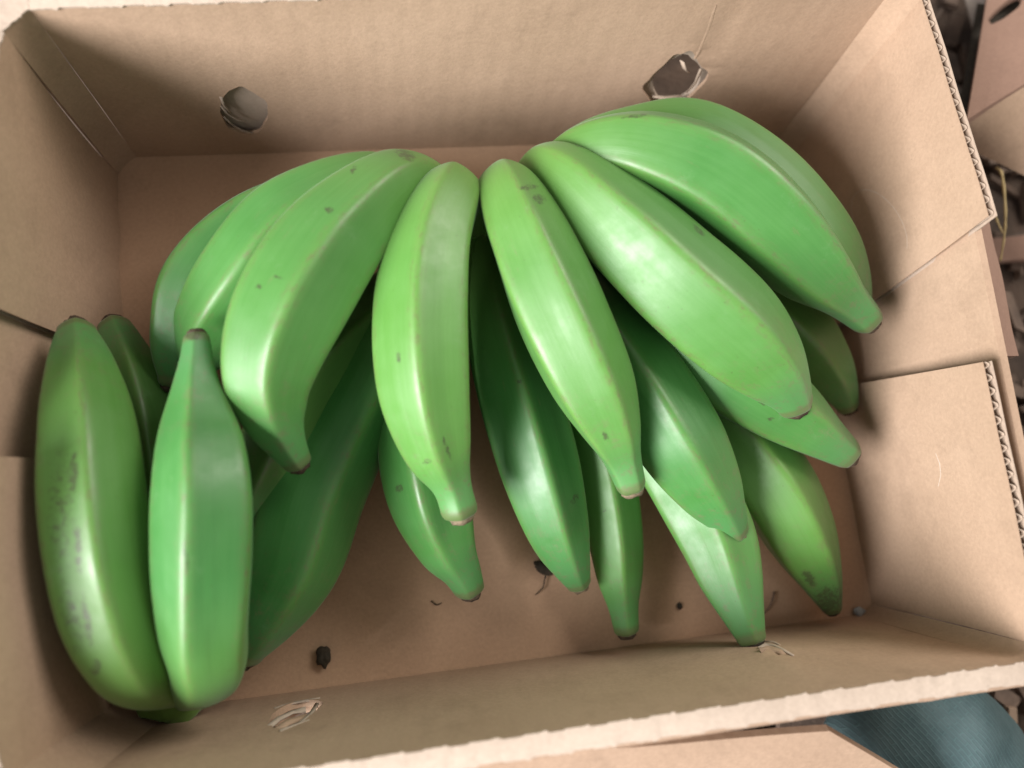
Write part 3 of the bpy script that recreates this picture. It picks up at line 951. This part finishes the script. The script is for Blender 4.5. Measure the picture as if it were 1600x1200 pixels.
for i in range(len(sm) - 1):
    for k in range(K):
        q_ = i * K + k; w_ = i * K + (k + 1) % K
        fs.append((q_, w_, w_ + K, q_ + K))
fs.append(tuple(reversed(range(K)))); fs.append(tuple(range((len(sm) - 1) * K, len(sm) * K)))
me = mesh('cloth', vs, fs)
uvl = me.uv_layers.new(name='UVMap')
for pl in me.polygons:
    for li, vi in zip(pl.loop_indices, pl.vertices):
        i, k = divmod(vi, K)
        if k == 0 and any(x % K == K - 1 for x in pl.vertices): k = K
        uvl.data[li].uv = (i / len(sm) * 0.30, k / K * 0.30)
o = link('cloth', me, M_cloth)
tag(o, 'rounded fold of teal woven cloth beside the front right corner of the box', 'cloth')

def stick(name, a, b, w, h, mat, label, cat, group=None):
    d = (b - a).normalized(); s = d.cross(Vector((0, 0, 1))).normalized(); u = s.cross(d)
    bm = bmesh.new()
    vs = []
    for i in range(9):
        p = a.lerp(b, i / 8)
        j = 1 + 0.12 * noise.noise(p * 80)
        vs.append([bm.verts.new(p + s * x * w * j + u * y * h) for x, y in ((-1, -1), (1, -1), (1, 1), (-1, 1))])
    for i in range(8):
        for k in range(4):
            bm.faces.new((vs[i][k], vs[i][(k + 1) % 4], vs[i + 1][(k + 1) % 4], vs[i + 1][k]))
    bm.faces.new(vs[0][::-1]); bm.faces.new(vs[-1])
    bmesh.ops.bevel(bm, geom=[e for e in bm.edges], offset=min(w, h) * 0.15, segments=1, affect='EDGES', clamp_overlap=True)
    me = bpy.data.meshes.new(name)
    bm.to_mesh(me); bm.free()
    return tag(link(name, me, mat, smooth=False), label, cat, group)
stick('wood_slat', at(1578, 1104, .0), at(1582, 1215, .0), 0.0035, 0.003, M_wood, 'pale upright wooden slat right of the teal cloth', 'slat')
stick('wood_slat', at(1530, 395, -.004), at(1640, 385, .0), 0.010, 0.004, M_pink, 'reddish brown wooden slat on the ground beside the straw stalks', 'slat')

# litter of chips and bits on the ground (past counting)
vs, fs = [], []
rnd = random.Random(3)
for i in range(1500):
    if i < 900:
        x, y = rnd.uniform(0.27, 0.62), rnd.uniform(-0.5, 0.6)
    else:
        x, y = rnd.uniform(-0.6, 0.6), rnd.uniform(-0.55, -0.23)
    c = Vector((x, y, -0.012 + rnd.uniform(0, 0.008)))
    a = rnd.uniform(0, 6.28); l = rnd.uniform(0.004, 0.022); w = rnd.uniform(0.002, 0.008); h = rnd.uniform(0.001, 0.004)
    ex = Vector((math.cos(a), math.sin(a), rnd.uniform(-0.3, 0.3))); ey = Vector((-math.sin(a), math.cos(a), rnd.uniform(-0.4, 0.4)))
    s = len(vs)
    for (p, q_, r_) in ((-1, -1, -1), (1, -.6, -1), (.8, 1, -1), (-.9, .7, -1), (-1, -1, 1), (1, -.6, 1), (.8, 1, 1), (-.9, .7, 1)):
        vs.append(c + ex * p * l * rnd.uniform(.8, 1) + ey * q_ * w + Vector((0, 0, r_ * h)))
    fs += [tuple(s + k for k in f) for f in ((3, 2, 1, 0), (4, 5, 6, 7), (0, 1, 5, 4), (1, 2, 6, 5), (2, 3, 7, 6), (3, 0, 4, 7))]
o = link('wood_litter', mesh('wood_litter', vs, fs), M_chip, smooth=False)
o['kind'] = 'stuff'
o['label'] = 'brown chips and dry bits littering the ground around the box'
o['category'] = 'litter'
